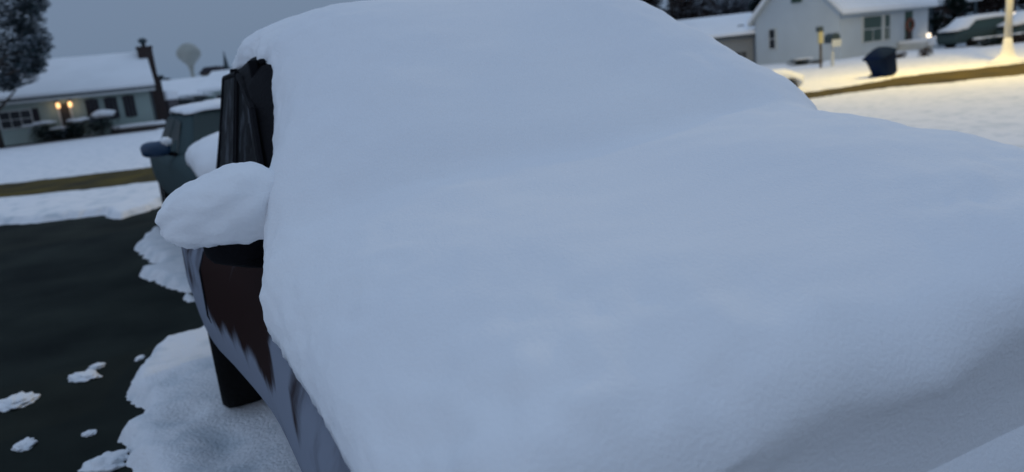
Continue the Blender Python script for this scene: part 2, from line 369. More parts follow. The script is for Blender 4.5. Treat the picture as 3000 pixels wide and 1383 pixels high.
def make_near_car():
    ox, oy = 1.02, 2.7
    root = empty('snowed_in_car', car2w(ox, oy), TH)
    tag(root, 'dark maroon sport utility car buried under thick smooth snow, filling the middle of the photo', 'car')
    L = lambda y: y-oy
    wt = [(L(1.0), .66), (L(1.05), .78), (L(1.12), .84), (L(1.25), .885), (L(1.9), .90), (L(2.3), .92), (L(2.8), .99), (L(3.1), 1.04), (L(3.5), 1.075), (L(3.9), 1.08), (L(4.3), 1.0), (L(4.75), .93), (L(4.88), .84)]
    ht = [(L(1.0), .90), (L(1.05), .95), (L(1.12), .98), (L(1.3), 1.05), (L(1.9), 1.10), (L(2.4), 1.10), (L(4.3), 1.12), (L(4.8), 1.05), (L(4.88), .98)]
    b = car_body(root, wt, ht, PAINT, 0)
    # front and rear wheels
    for y in (1.42, 4.02):
        w = interp(wt, L(y))[0]
        for s in (-1, 1): make_wheel(root, s*(w-.125 if y > 2 else w-.15), L(y), s)
    # wheel arch lips
    for y in (1.42,):
        w = interp(wt, L(y))[0]
        for s in (-1, 1):
            bm = bmesh.new(); tube(bm, [(s*(w-.012), L(y)+.43*math.cos(a), .36+.43*math.sin(a)) for a in np.linspace(-.05, math.pi+.05, 15)], .028, 6)
            link('wheel_arch', bm, BLACK, root, True)
    st = [(L(1.85), .70, 1.08, .70, 1.12), (L(2.05), .80, 1.09, .76, 1.22), (L(2.45), .83, 1.1, .73, 1.46), (L(2.75), .85, 1.1, .72, 1.72), (L(3.1), .86, 1.11, .71, 1.77), (L(4.2), .88, 1.12, .70, 1.77), (L(4.6), .84, 1.1, .66, 1.66), (L(4.8), .76, 1.08, .62, 1.15)]
    cabin(root, st, BLACK)
    # side glass, a separate pane per door, on both sides
    for s in (-1, 1):
        for (y0, y1) in ((2.22, 3.02), (3.08, 3.86)):
            q = []
            for y, f in ((y0, .06), (y1, .06), (y1, .93), (y0+(.42 if y0 < 2.5 else 0), .93)):
                wb, zb, wr, zr = interp(st, L(y)); zt = zr-.03
                x = (wb+.004)+(wr+.03-wb)*f; q.append((s*x, L(y), zb+.02+(zt-zb-.02)*f))
            bm = bmesh.new(); vs = [bm.verts.new(p) for p in q]; f_ = bm.faces.new(vs)
            bmesh.ops.solidify(bm, geom=[f_], thickness=.008*s)
            p = link('window', bm, GLASS, root)
            bm = bmesh.new()
            loop = q+[q[0]]
            for a, c_ in zip(loop, loop[1:]): tube(bm, [Vector(a), Vector(c_)], .011, 5)
            link('window_frame', bm, BLACK, p)
    # windscreen, under the snow
    bm = bmesh.new(); q = [(-.68, L(1.93), 1.15), (.68, L(1.93), 1.15), (.60, L(2.68), 1.64), (-.60, L(2.68), 1.64)]
    bmesh.ops.solidify(bm, geom=[bm.faces.new([bm.verts.new(p) for p in q])], thickness=.01); link('windscreen', bm, GLASS, root)
    # door seams and handles on the flanks
    for s in (-1, 1):
        for y in (3.0,):
            w = interp(wt, L(y))[0]; bm = bmesh.new()
            tube(bm, [(s*(w-.13), L(y), .46), (s*(w-.045), L(y), .64), (s*(w+.002), L(y), .80), (s*(w-.002), L(y), .98), (s*(w-.03), L(y), 1.05)], .006, 5)
            link('door_seam', bm, BLACK, root)
    # front end, mostly hidden by the snow
    bm = bmesh.new(); box(bm, -.80, .80, L(.98), L(1.10), .38, .62, .03); link('front_bumper', bm, BLACK, root)
    bm = bmesh.new(); box(bm, -.45, .45, L(.985), L(1.03), .66, .84, .02); link('grille', bm, BLACK, root)
    for s in (-1, 1):
        bm = bmesh.new(); box(bm, min(s*.5, s*.78), max(s*.5, s*.78), L(.99), L(1.1), .70, .86, .03); link('headlight', bm, LENS, root)
        bm = bmesh.new(); box(bm, min(s*.6, s*.85), max(s*.6, s*.85), L(4.8), L(4.9), .75, 1.0, .03); link('tail_light', bm, WREATH, root)
    # wing mirrors with their loads of snow
    for s in (-1, 1):
        m = empty('wing_mirror', (s*.86, L(2.20), 1.16 if s < 0 else 1.08)); m.parent = root
        bm = bmesh.new(); tube(bm, [(-s*.05, .02, -.02), (s*.03, 0, .0), (s*.09, -.01, .03)], [.03, .028, .035], 8); link('mirror_arm', bm, BLACK, m, True)
        bm = bmesh.new(); blob(bm, (s*.055, 0, .078), (.088, .06, .085), .05, 2, 3, 3, power=3.4); link('mirror_housing', bm, BLACK, m, True)
        bm = bmesh.new()
        k_ = 1 if s < 0 else .6
        vs = blob(bm, (0, 0, 0), (.172*k_, .14*k_, .115*k_), .10, 2.4, 8, 5, power=2.7)
        for v in vs:
            t = (v.co.x*s)/.185      # outward end: lower and pointed
            if t > -.3: t += .3; v.co.z = v.co.z*(1-(.36 if v.co.z > 0 else .18)*t**1.2)-.012*t; v.co.y *= 1-.2*t*t
            if v.co.z < -.088: v.co.z = -.088-.25*(-.088-v.co.z)
            if v.co.z < -.07: v.co.z += .012*noise.noise(v.co*26)
            v.co += v.co.normalized()*.004*noise.noise(v.co*60)
            v.co += Vector((s*.07, -.02, .160 if s < 0 else .12))
        link('mirror_snow', bm, SNOW, m, True)
    # roof rails: feet poke out of the snow at the left rear edge
    for s in (-1, 1):
        r = empty('roof_rail', (s*.715, L(3.3), 1.70)); r.parent = root
        bm = bmesh.new(); tube(bm, [(-s*.03, -.50, .02), (-s*.03, .45, .02)], .012, 6); link('rail_bar', bm, BLACK, r, True)
        for y in (-.45, .35):
            bm = bmesh.new(); box(bm, -.016, .016, y-.03, y+.03, -.04, .03, .006); link('rail_foot', bm, BLACK, r)
    # snow over bonnet, windscreen and roof
    rows = [(.96, .50, 1.50, .34, .40), (.88, .32, 1.76, .34, .50), (.83, .24, 1.96, .30, .66), (.80, .22, 2.03, .30, .82), (.785, .21, 2.03, .34, .93), (.765, .205, 2.0, .42, 1.02), (.752, .20, 1.95, .52, 1.08), (.765, .195, 1.90, .72, 1.13), (.80, .185, 1.90, .82, 1.17), (.86, .18, 1.91, .91, 1.20), (1.0, .165, 1.935, .97, 1.24), (1.25, .145, 1.96, 1.02, 1.29), (1.55, .125, 1.965, 1.05, 1.33), (1.78, .122, 1.975, 1.06, 1.36),
            (1.86, .135, 2.01, 1.07, 1.385), (1.98, .165, 2.0, 1.10, 1.475), (2.27, .235, 1.91, 1.24, 1.66), (2.58, .30, 1.82, 1.44, 1.815), (2.8, .335, 1.75, 1.60, 1.885), (3.1, .335, 1.76, 1.70, 1.93), (3.6, .335, 1.76, 1.71, 1.935), (4.2, .34, 1.75, 1.70, 1.91), (4.55, .37, 1.72, 1.62, 1.83), (4.68, .45, 1.62, 1.58, 1.75)]
    snow_shell('snow_cover', root, [(L(y), a-ox, b_-ox, zb, zt) for y, a, b_, zb, zt in rows], SNOW, step=.02, amp=.012, nseg=110, lift=.12, rag=1.8, crumb=.007)
    # roof aerial
    p = Vector((at(1107, 12, 3.1))); c_, s_ = math.cos(TH), math.sin(TH); p0 = Vector(root.location); d = p-p0; q = Vector((d.x*c_+d.y*s_, -d.x*s_+d.y*c_, p.z))
    bm = bmesh.new(); tube(bm, [(q.x, q.y, 1.72), (q.x, q.y, q.z), (q.x-.004, q.y-.01, q.z+.10)], [.012, .009, .006], 6); link('aerial', bm, BLACK, root)
    return root
make_near_car()
def make_second_car():
    T2 = TH+math.radians(5); fx, fy, _ = car2w(.07, 6.3)      # its near front wing, seen beyond the first car
    lx, ly = -.93, -2.1
    root = empty('parked_truck', (fx-(lx*math.cos(T2)-ly*math.sin(T2)), fy-(lx*math.sin(T2)+ly*math.cos(T2)), 0), T2)
    tag(root, 'teal pickup with blue mirror parked behind the maroon car, snow on roof and bonnet', 'pickup')
    L = lambda y: y-2.3
    wt = [(L(0), .78), (L(.1), .88), (L(.35), .93), (L(1.0), .95), (L(2.5), .96), (L(4.2), .95), (L(5.0), .92)]
    ht = [(L(0), .98), (L(.1), 1.05), (L(.4), 1.10), (L(1.3), 1.12), (L(2.5), 1.10), (L(5.0), 1.08)]
    car_body(root, wt, ht, PAINT2, 0)
    st = [(L(1.25), .78, 1.10, .74, 1.14), (L(1.5), .86, 1.10, .76, 1.26), (L(2.0), .88, 1.10, .70, 1.47), (L(2.3), .88, 1.10, .68, 1.51), (L(3.6), .88, 1.10, .68, 1.51), (L(3.75), .86, 1.10, .68, 1.40), (L(3.9), .80, 1.08, .66, 1.12)]
    cabin(root, st, PAINT2)
    for y in (.95, 4.1):
        for s in (-1, 1): make_wheel(root, s*.80, L(y), s, .38)
    for s in (-1, 1):
        for ya, yb in ((1.62, 2.6), (2.68, 3.5)):
            q = []
            for y, f in ((ya, .06), (yb, .06), (yb, .92), (ya+(.42 if ya < 2 else 0), .92)):
                wb, zb, wr, zr = interp(st, L(y)); q.append((s*((wb+.004)+(wr+.03-wb)*f), L(y), zb+.02+(zr-.07-zb)*f))
            bm = bmesh.new(); bmesh.ops.solidify(bm, geom=[bm.faces.new([bm.verts.new(p) for p in q])], thickness=.008*s); link('side_window', bm, GLASS2, root)
        m = empty('wing_mirror', (s*.94, L(1.70), 1.13)); m.parent = root
        bm = bmesh.new(); tube(bm, [(-s*.08, .02, -.02), (s*.08, 0, .04)], .025, 6); link('mirror_arm', bm, BLACK, m)
        bm = bmesh.new(); blob(bm, (s*.10, 0, .06), (.13, .07, .075), .05, 2, 3, 3, power=3.2); link('mirror_housing', bm, BLUEPL, m, True)
        bm = bmesh.new(); blob(bm, (s*.0, -.03, .12), (.05, .05, .045), .2, 2, 3, 3); link('mirror_snow', bm, SNOW, m, True)
        hd = empty('headlight', (s*.72, L(.0)+.02, .84)); hd.parent = root
        bm = bmesh.new(); blob(bm, (0, 0, 0), (.13, .05, .12), .0, 2, 3, 3, power=3); link('lens', bm, LENS, hd, True)
        bm = bmesh.new(); lathe(bm, [(.15, -.02), (.17, 0), (.15, .02)], 20, (0, 0, 0)); bmesh.ops.transform(bm, matrix=Matrix.Rotation(math.pi/2, 4, 'X'), verts=bm.verts); link('bezel', bm, BLUEPL, hd, True)
    bm = bmesh.new(); box(bm, -.52, .52, L(-.03), L(.05), .70, .95, .02); link('grille', bm, BLUEPL, root)
    bm = bmesh.new(); box(bm, -.86, .86, L(-.10), L(.08), .42, .60, .03); link('front_bumper', bm, CHROME, root)
    bm = bmesh.new(); q = [(-.74, L(1.36), 1.20), (.74, L(1.36), 1.20), (.62, L(1.98), 1.475), (-.62, L(1.98), 1.475)]
    vs = [bm.verts.new((x, y-.03, z)) for x, y, z in q]; bmesh.ops.solidify(bm, geom=[bm.faces.new(vs)], thickness=.01); link('windscreen', bm, GLASS2, root)
    rows = [(-.02, -.70, .70, .92, 1.06), (.06, -.86, .86, .98, 1.20), (.3, -.90, .90, 1.05, 1.32), (.8, -.88, .88, 1.08, 1.35), (1.2, -.84, .84, 1.1, 1.32), (1.34, -.78, .78, 1.12, 1.22)]
    snow_shell('bonnet_snow', root, [(L(a), b, c, d, f) for a, b, c, d, f in rows], SNOW, step=.06, amp=.015, seed=2)
    rows = [(1.95, -.60, .60, 1.46, 1.51), (2.05, -.68, .68, 1.46, 1.55), (2.4, -.70, .70, 1.48, 1.575), (3.5, -.70, .70, 1.48, 1.575), (3.65, -.62, .62, 1.46, 1.53)]
    snow_shell('roof_snow', root, [(L(a), b, c, d, f) for a, b, c, d, f in rows], SNOW, step=.08, amp=.015, seed=3)
    rows = [(3.95, -.85, .85, 1.0, 1.1), (4.1, -.90, .90, 1.05, 1.2), (4.9, -.88, .88, 1.05, 1.2), (5.0, -.8, .8, 1.0, 1.1)]
    snow_shell('bed_snow', root, [(L(a), b, c, d, f) for a, b, c, d, f in rows], SNOW, step=.08, amp=.015, seed=4)
    # snow thrown against the wing below the mirror
    return root
make_second_car()

# ------------------------------------------------------------------ vegetation
def leaf_mass(bm, rnd, lobes, n, size, snow=.3, top_only=True):
    """many small faces spread through the lobes (c, radii); slot 1 is snow lying on upper faces"""
    for c, r in lobes:
        for _ in range(n):
            while True:
                p = Vector((rnd.uniform(-1, 1), rnd.uniform(-1, 1), rnd.uniform(-1, 1)))
                if p.length < 1 and rnd.random() < .25+p.length: break
            k_ = 1+.35*noise.noise(p*2.3+Vector(c))
            q = Vector((c[0]+p.x*r[0]*k_, c[1]+p.y*r[1]*k_, c[2]+p.z*r[2]*k_))
            s = size*rnd.uniform(.5, 1.4); a = rnd.uniform(0, 6.28); t = rnd.uniform(-.7, .7)
            u = Vector((math.cos(a), math.sin(a), t*.6)).normalized()*s; v = u.cross(Vector((rnd.uniform(-.5, .5), rnd.uniform(-.5, .5), 1))).normalized()*s*rnd.uniform(.35, .7)
            f = bm.faces.new([bm.verts.new(q+w) for w in (-u, v*.8, u, -v)])
            if rnd.random() < snow*(1.2+p.z)*.8: f.material_index = 1; [setattr(x, 'co', x.co+Vector((0, 0, .02))) for x in f.verts]
def tree(base, h, spread, label, leaf, seed, kind='round', snow=.3, n=900, size=.22, group='trees behind the houses', clear=.25, cat='tree'):
    rnd = random.Random(seed); root = empty('tree', (base[0], base[1], 0)); tag(root, label, cat, group)
    bm = bmesh.new(); r0 = h*.022
    tube(bm, [(0, 0, -.1), (.02*h*rnd.uniform(-1, 1), 0, h*.35), (.03*h*rnd.uniform(-1, 1), .01*h, h*.75), (0, 0, h*.95)], [r0*1.3, r0, r0*.5, r0*.12], 8)
    lobes = []
    if kind == 'cone':
        k_ = 9
        for i in range(k_):
            z = h*(clear+(1-clear)*i/(k_-.5)); w = spread*(1-(i/(k_-.3)))**.8+.15
            for j in range(4):
                a = j*1.57+i+rnd.random(); x, y = math.cos(a)*w*.5, math.sin(a)*w*.5
                lobes.append(((x, y, z), (w*.55, w*.55, h*.075))); tube(bm, [(0, 0, z), (x, y, z-.02*h)], [r0*.3, r0*.08], 5)
    else:
        for i in range(11):
            a = rnd.uniform(0, 6.28); rr = spread*rnd.uniform(.15, .75); z = h*rnd.uniform(clear+.12, .92); q = (math.cos(a)*rr, math.sin(a)*rr, z)
            s = spread*rnd.uniform(.32, .5); lobes.append((q, (s, s, s*.75))); tube(bm, [(0, 0, z*.55), (q[0]*.6, q[1]*.6, z*.85), q], [r0*.5, r0*.25, r0*.06], 5)
    link('trunk', bm, BARK, root, True)
    bm = bmesh.new(); leaf_mass(bm, rnd, lobes, max(40, int(n*11/len(lobes))), size, snow); link('crown', bm, [leaf, LEAF_S2], root)
    return root
def shrub(name, loc, s, label, leaf=LEAF_D, seed=0, snow_cap=.35, n=900, size=.07, cat='shrub', group=None, rz=0):
    rnd = random.Random(seed); root = empty(name, loc, rz); tag(root, label, cat, group)
    bm = bmesh.new()
    for i in range(6):
        a = i*1.05; tube(bm, [(0, 0, -.05), (math.cos(a)*s[0]*.5, math.sin(a)*s[1]*.5, s[2]*.8)], [.03, .01], 5)
    link('stem', bm, BARK, root)
    lobes = [((rnd.uniform(-.5, .5)*s[0], rnd.uniform(-.4, .4)*s[1], s[2]*rnd.uniform(.35, .6)), (s[0]*.55, s[1]*.55, s[2]*.42)) for _ in range(6)]
    bm = bmesh.new(); leaf_mass(bm, rnd, lobes, n//6, size, .08); link('foliage', bm, [leaf, LEAF_S], root)
    if snow_cap:
        bm = bmesh.new()
        for i in range(5): blob(bm, (rnd.uniform(-.6, .6)*s[0], rnd.uniform(-.3, .3)*s[1], s[2]*rnd.uniform(.88, 1.0)), (s[0]*.42, s[1]*.45, s[2]*snow_cap*.4), .3, 2, seed+i, 2)
        link('snow_cap', bm, SNOW_FAR, root, True)
    return root

# ------------------------------------------------------------------ house builder pieces (local frame: x along the facade, y into the house)
def fbox(name, parent, m, x0, x1, z0, z1, d=.06, y=0, bev=0):
    bm = bmesh.new(); box(bm, x0, x1, y-d, y, z0, z1, bev); return link(name, bm, m, parent)
def window(parent, x0, x1, z0, z1, glass=WINDARK, trim=TRIM, mull=1, y=0, cross=True):
    bm = bmesh.new(); t = .06; d0 = y-.07
    box(bm, x0-t, x0, d0, y, z0-t, z1+t); box(bm, x1, x1+t, d0, y, z0-t, z1+t); box(bm, x0, x1, d0, y, z1, z1+t); box(bm, x0, x1, d0, y, z0-t, z0)
    fr = link('window', bm, trim, parent)
    bm = bmesh.new(); box(bm, x0, x1, y-.03, y-.004, z0, z1); link('pane', bm, glass, fr)
    bm = bmesh.new(); zc = (z0+z1)/2
    if cross: box(bm, x0, x1, y-.05, y-.031, zc-.02, zc+.02)
    for i in range(mull):
        xc = x0+(x1-x0)*(i+1)/(mull+1); box(bm, xc-.018, xc+.018, y-.054, y-.032, z0, z1)
    link('glazing_bar', bm, trim, fr)
    return fr
def shutter(parent, x0, x1, z0, z1, m=SHUTD, y=0):
    bm = bmesh.new(); box(bm, x0, x1, y-.05, y-.002, z0, z1)
    n = 10
    for i in range(n):
        z = z0+.05+(z1-z0-.1)*i/n; box(bm, x0+.04, x1-.04, y-.065, y-.051, z, z+(z1-z0-.1)/n*.6)
    return link('shutter', bm, m, parent)
def lantern(parent, x, z, y=0, power=12, s=.1, m=LAMPGLOW, h=.3):
    l = empty('wall_lantern', (x, y-.16, z)); l.parent = parent
    bm = bmesh.new(); lathe(bm, [(s*.5, -h*.5), (s, -h*.3), (s, h*.3), (s*.6, h*.5)], 10); link('lamp_glass', bm, m, l, True)
    bm = bmesh.new(); lathe(bm, [(s*1.15, h*.5), (s*.3, h*.75)], 10); link('lamp_cap', bm, BLACK, l)
    bm = bmesh.new(); box(bm, -.02, .02, 0, .16, -h*.1, h*.1); link('lamp_bracket', bm, BLACK, l)
    ld = bpy.data.lights.new('lantern_light', 'POINT'); ld.energy = power; ld.color = (1, .65, .3); ld.shadow_soft_size = .12
    lo = bpy.data.objects.new('lantern_light', ld); C.objects.link(lo); lo.parent = l; lo.location = (0, -.25, 0)

# ---- left ranch house
def left_house():
    f = Facade((-35.9, 39.1), (-21.6, 46.0)); root = empty('house', f.A, f.rz)
    tag(root, 'long low pale green house with brick chimney, dark shutters and two lit porch lanterns', 'house')
    sR, _ = f.at(444, 300); zE = 2.62; D = 8.0
    bm = bmesh.new(); box(bm, -6, sR, 0, D, 0, zE)
    # gable triangle ends
    zr = f.at(385, 160)[1]; 
    zr = 4.6
    for x in (-6, sR-.12):
        a = [bm.verts.new((x+dx, y, z)) for dx in (0, .12) for y, z in ((0, zE), (D, zE), (D/2, zr-.1))]
        bm.faces.new(a[:3]); bm.faces.new(a[3:]); bm.faces.new((a[0], a[2], a[5], a[3])); bm.faces.new((a[1], a[4], a[5], a[2]))
    link('wall', bm, SIDE_G, root)
    bm = bmesh.new(); sec = [(-.55, zE-.12), (D/2, zr), (D+.55, zE-.12), (D+.55, zE+.02), (D/2, zr+.14), (-.55, zE+.02)]
    ring_loft(bm, [[(x, y, z) for y, z in sec] for x in (-6.4, sR+.35)]); rf = link('roof', bm, DARKMETAL, root)
    bm = bmesh.new(); sec = [(-.62, zE+.0), (-.60, zE+.16), (D/2, zr+.32), (D+.6, zE+.16), (D+.6, zE+.022), (D/2, zr+.142), (-.56, zE+.022)]
    ring_loft(bm, [[(x, y, z) for y, z in sec] for x in np.arange(-6.42, sR+.36, .4)]+[[(sR+.37, y, z) for y, z in sec]]); link('roof_snow', bm, SNOW_FAR, rf)
    # soffit trim
    bm = bmesh.new(); box(bm, -6.4, sR+.34, -.50, -.42, zE-.28, zE-.13); link('gutter', bm, TRIM, rf)
    for xa, xb in ((245, 292), (302, 348), (357, 400)):
        a, z1 = f.at(xa, 272); b, z0 = f.at(xb, 335); w = (b-a)
        wd = window(root, a+.2, b-.2, .98, 2.15, WINDARK, SHUTD, 0); shutter(root, a-.05, a+.12, .94, 2.18); shutter(root, b-.12, b+.05, .94, 2.18)
    a, _ = f.at(-10, 310); b, _ = f.at(84, 310); window(root, a, b, 1.05, 1.95, WINDARK, TRIM, 2)
    shutter(root, b+.08, b+.4, 1.0, 2.0)
    a, _ = f.at(176, 330); b, _ = f.at(206, 330); 
    dr = fbox('door', root, DOORD, a, b, .25, 2.12, .06); fbox('door_frame', dr, TRIM, a-.1, a-.005, .2, 2.2, .09); fbox('door_frame', dr, TRIM, b+.005, b+.1, .2, 2.2, .09)
    bm = bmesh.new(); lathe(bm, [(.02, -.03), (.04, 0), (.02, .03)], 8, (b-.12, -.09, 1.1)); link('door_handle', bm, CHROME, dr)
    for px in (165, 201):
        s, z = f.at(px, 286); lantern(root, s, 2.02, 0, 4, .11, LAMPGLOW, .36)
    s0, _ = f.at(150, 300)
    bm = bmesh.new(); box(bm, a-.7, b+.9, -1.3, -.01, 0, .2, .02); st_ = link('porch_step', bm, TRIM, root)
    # downpipe and brick chimney against the gable end
    bm = bmesh.new(); tube(bm, [(sR+.06, -.06, .1), (sR+.06, -.06, zE-.2)], .05, 8); link('downpipe', bm, DARKMETAL, root)
    ch = empty('chimney', (sR-.12, 2.9, 0)); ch.parent = root
    bm = bmesh.new(); sec = [(0, .0, 1.0), (zE+.4, .0, 1.0), (zE+.7, .0, .86), (5.0, .0, .86), (5.0, -.05, .91), (5.15, -.05, .91)]
    rings = [[(x0, 0-(.05 if x0 < 0 else 0), z), (x1, 0-(.05 if x0 < 0 else 0), z), (x1, .95, z), (x0, .95, z)] for z, x0, x1 in sec]; ring_loft(bm, rings); link('stack', bm, BRICK, ch)
    bm = bmesh.new(); lathe(bm, [(.12, 5.15), (.12, 5.35), (.26, 5.42), (.27, 5.58), (.12, 5.68)], 14, (.42, .45, 0)); link('chimney_cap', bm, DARKMETAL, ch, True)
    bm = bmesh.new(); box(bm, .0, .16, .1, .85, 5.15, 5.22, .03); link('chimney_snow', bm, SNOW_FAR, ch)
    return f, sR
fL, sRL = left_house()
for i, (px, py, wpx, hpx, lab, cap) in enumerate(((140, 405, 80, 66, 'dark shrub left of the porch door of the green house', .12), (185, 398, 50, 45, 'smaller dark shrub close under the porch door of the green house', .12),
                              (240, 398, 56, 62, 'snow-topped dark shrub right of the porch door of the green house', .2), (298, 400, 88, 72, 'widest dark shrub with thick snow cap below the shuttered windows', .38))):
    q_ = fL.at(px, py)[0]; r = fL.A+fL.d*q_+fL.n*1.3; s = wpx/F_PX*58/2
    shrub('shrub', (r.x, r.y, 0), (s, .7, hpx/F_PX*40), lab, LEAF_D, 30+i, cap, 1300, .09, group='shrubs before the green house', rz=fL.rz)
# low planting edge: dark bed under a ledge of snow, right of the shrubs
bed = empty('planting_bed', (*gp(410, 392)[:2], 0), fL.rz); g0 = fL.A+fL.d*fL.at(412, 388)[0]+fL.n*1.0; bed.location = (g0.x, g0.y, 0)
tag(bed, 'low dark garden border with a ledge of snow beside the green house', 'garden border')
bm = bmesh.new(); box(bm, -1.5, 1.4, -.3, .3, 0, .30, .05); link('border_edge', bm, BARK, bed)
bm = bmesh.new(); box(bm, -1.55, 1.45, -.32, .34, .302, .52, .08); link('border_snow', bm, SNOW_FAR, bed, True)
# dark strip of bare soil before the house
bm = bmesh.new(); pts = [at(0, 432, 41.5), at(0, 432, 43.6), at(470, 388, 45), at(470, 388, 43)]
pts = [tuple((fL.A+fL.d*a+fL.n*b)[:2]) for a, b in ((-4, 3.6), (16.5, 3.6), (16.5, 1.5), (-4, .4))]
vs = [bm.verts.new((x, y, .135)) for x, y in pts]; bm.faces.new(vs); tag(link('soil_strip', bm, BARK), kind='structure')

# ---- right house with gable end
def right_house():
    cnr = at(2460, 186, 40.0)
    gl = at(2216, 192, 44.6)
    fg = Facade((gl.x, gl.y), (cnr.x, cnr.y)); root = empty('house', (cnr.x, cnr.y, 0), fg.rz)
    sr = ray(2718, 100); er = Vector((sr.x, sr.y)).normalized()
    tag(root, 'white clapboard house with a steep gable end, green shutters and a wreath on its door', 'house')
    W_ = fg.L; zE = fg.at(2455, 46)[1]; zE = 2.62; zA = 5.2
    # side wall is square to the gable wall; its far end lies on the photo's right corner
    n_in = -fg.n
    # length so that its end projects at the porch end
    o2 = Vector((cnr.x, cnr.y)); d2 = Vector((n_in.x, n_in.y)); det = d2.x*(-er.y)-d2.y*(-er.x)
    t = (-o2.x*(-er.y)+o2.y*(-er.x))/det; LEN = max(7, min(t, 24))
    bm = bmesh.new(); sec = [(-W_, 0), (0, 0), (0, zE), (-W_/2, zA), (-W_, zE)]
    ring_loft(bm, [[(x, y, z) for x, z in sec] for y in (0, LEN)]); link('wall', bm, SIDE_W, root)
    ov = .35; bm = bmesh.new(); k_ = (zA-zE)/(W_/2)
    sec = [(ov, zE-ov*k_+.02), (-W_/2, zA+.02), (-W_-ov, zE-ov*k_+.02), (-W_-ov, zE-ov*k_+.14), (-W_/2, zA+.16), (ov, zE-ov*k_+.14)]
    ring_loft(bm, [[(x, y, z) for x, z in sec] for y in (-.25, LEN+.3)]); rf = link('roof', bm, TRIM, root)
    sec = [(ov+.06, zE-ov*k_+.10), (ov+.03, zE-ov*k_+.32), (-W_/2, zA+.36), (-W_-ov-.03, zE-ov*k_+.32), (-W_-ov, zE-ov*k_+.143), (-W_/2, zA+.163), (ov, zE-ov*k_+.143)]
    bm = bmesh.new(); ring_loft(bm, [[(x, y, z) for x, z in sec] for y in (-.27, LEN*.5, LEN+.32)]); link('roof_snow', bm, SNOW_FAR, rf)
    fr = root
    a, z0 = fg.at(2256, 150); b, z1 = fg.at(2272, 97); a -= W_; b -= W_; window(root, a, b, .95, 2.0, WINDARK, TRIM, 0)
    a, _ = fg.at(2323, 12); b, _ = fg.at(2347, 12); a -= W_; b -= W_; window(root, a, b, 3.35, 4.4, WINGREEN, SHUT, 0)
    # side wall pieces live in a turned frame
    fs = Facade((cnr.x, cnr.y), (cnr.x+n_in.x*LEN, cnr.y+n_in.y*LEN))
    def side(name, m, s0, s1, z0, z1, d=.05, off=0):
        bm = bmesh.new(); box(bm, off, off+d, s0, s1, z0, z1); return link(name, bm, m, root)
    for xa, xb in ((2528, 2580), (2590, 2604)):
        s0 = fs.at(xa, 100)[0]; s1 = fs.at(xb, 100)[0]
        w = side('window', TRIM, s0-.08, s1+.08, .72, 2.20, .05); 
        bm = bmesh.new(); box(bm, .051, .06, s0, s1, .8, 2.12); link('pane', bm, WINGREEN, w)
        bm = bmesh.new(); box(bm, .061, .075, s0, s1, 1.44, 1.48); box(bm, .061, .077, (s0+s1)/2-.02, (s0+s1)/2+.02, .8, 1.43); link('glazing_bar', bm, TRIM, w)
    s0 = fs.at(2651, 90)[0]; s1 = fs.at(2671, 90)[0]
    d = side('door', SHUT, s0, s1, .35, 2.2, .05)
    bm = bmesh.new(); box(bm, .051, .07, s0+.1, s1-.1, .45, 1.2); link('door_panel', bm, BRICK, d)
    bm = bmesh.new(); c = (s0+s1)/2
    tube(bm, [(.1, c+.32*math.cos(q), 1.45+.32*math.sin(q)) for q in np.linspace(0, 2*math.pi, 17)], .09, 7); link('wreath', bm, WREATH, d)
    s0 = fs.at(2716, 105)[0]
    l = empty('wall_lantern', (.2, min(s0, LEN-.3), fs.at(2721, 103)[1])); l.parent = root
    bm = bmesh.new(); lathe(bm, [(.07, -.13), (.12, -.08), (.12, .09), (.05, .14)], 10); link('lamp_glass', bm, LAMPW, l, True)
    bm = bmesh.new(); box(bm, -.2, -.02, -.03, .03, -.03, .03); link('lamp_bracket', bm, BLACK, l)
    ld = bpy.data.lights.new('lantern_light', 'POINT'); ld.energy = 3; ld.color = (1, .75, .5); ld.shadow_soft_size = .1
    lo = bpy.data.objects.new('lantern_light', ld); C.objects.link(lo); lo.parent = l; lo.location = (.3, 0, 0)
    # snowed-over porch steps
    s0 = fs.at(2630, 120)[0]; s1 = fs.at(2735, 110)[0]
    stp = empty('porch_steps', (0, s0, 0)); stp.parent = root
    bm = bmesh.new(); box(bm, .02, 1.6, 0, s1-s0, 0, .4, .05); box(bm, 1.6, 2.2, .2, s1-s0-.2, 0, .22, .05); link('step', bm, TRIM, stp)
    bm = bmesh.new(); box(bm, .02, 1.65, -.05, s1-s0+.05, .4, .62, .08); box(bm, 1.55, 2.3, .15, s1-s0-.15, .22, .42, .08); link('step_snow', bm, SNOW_FAR, stp, True)
    return fg, fs, cnr
fG, fS, cnr = right_house()
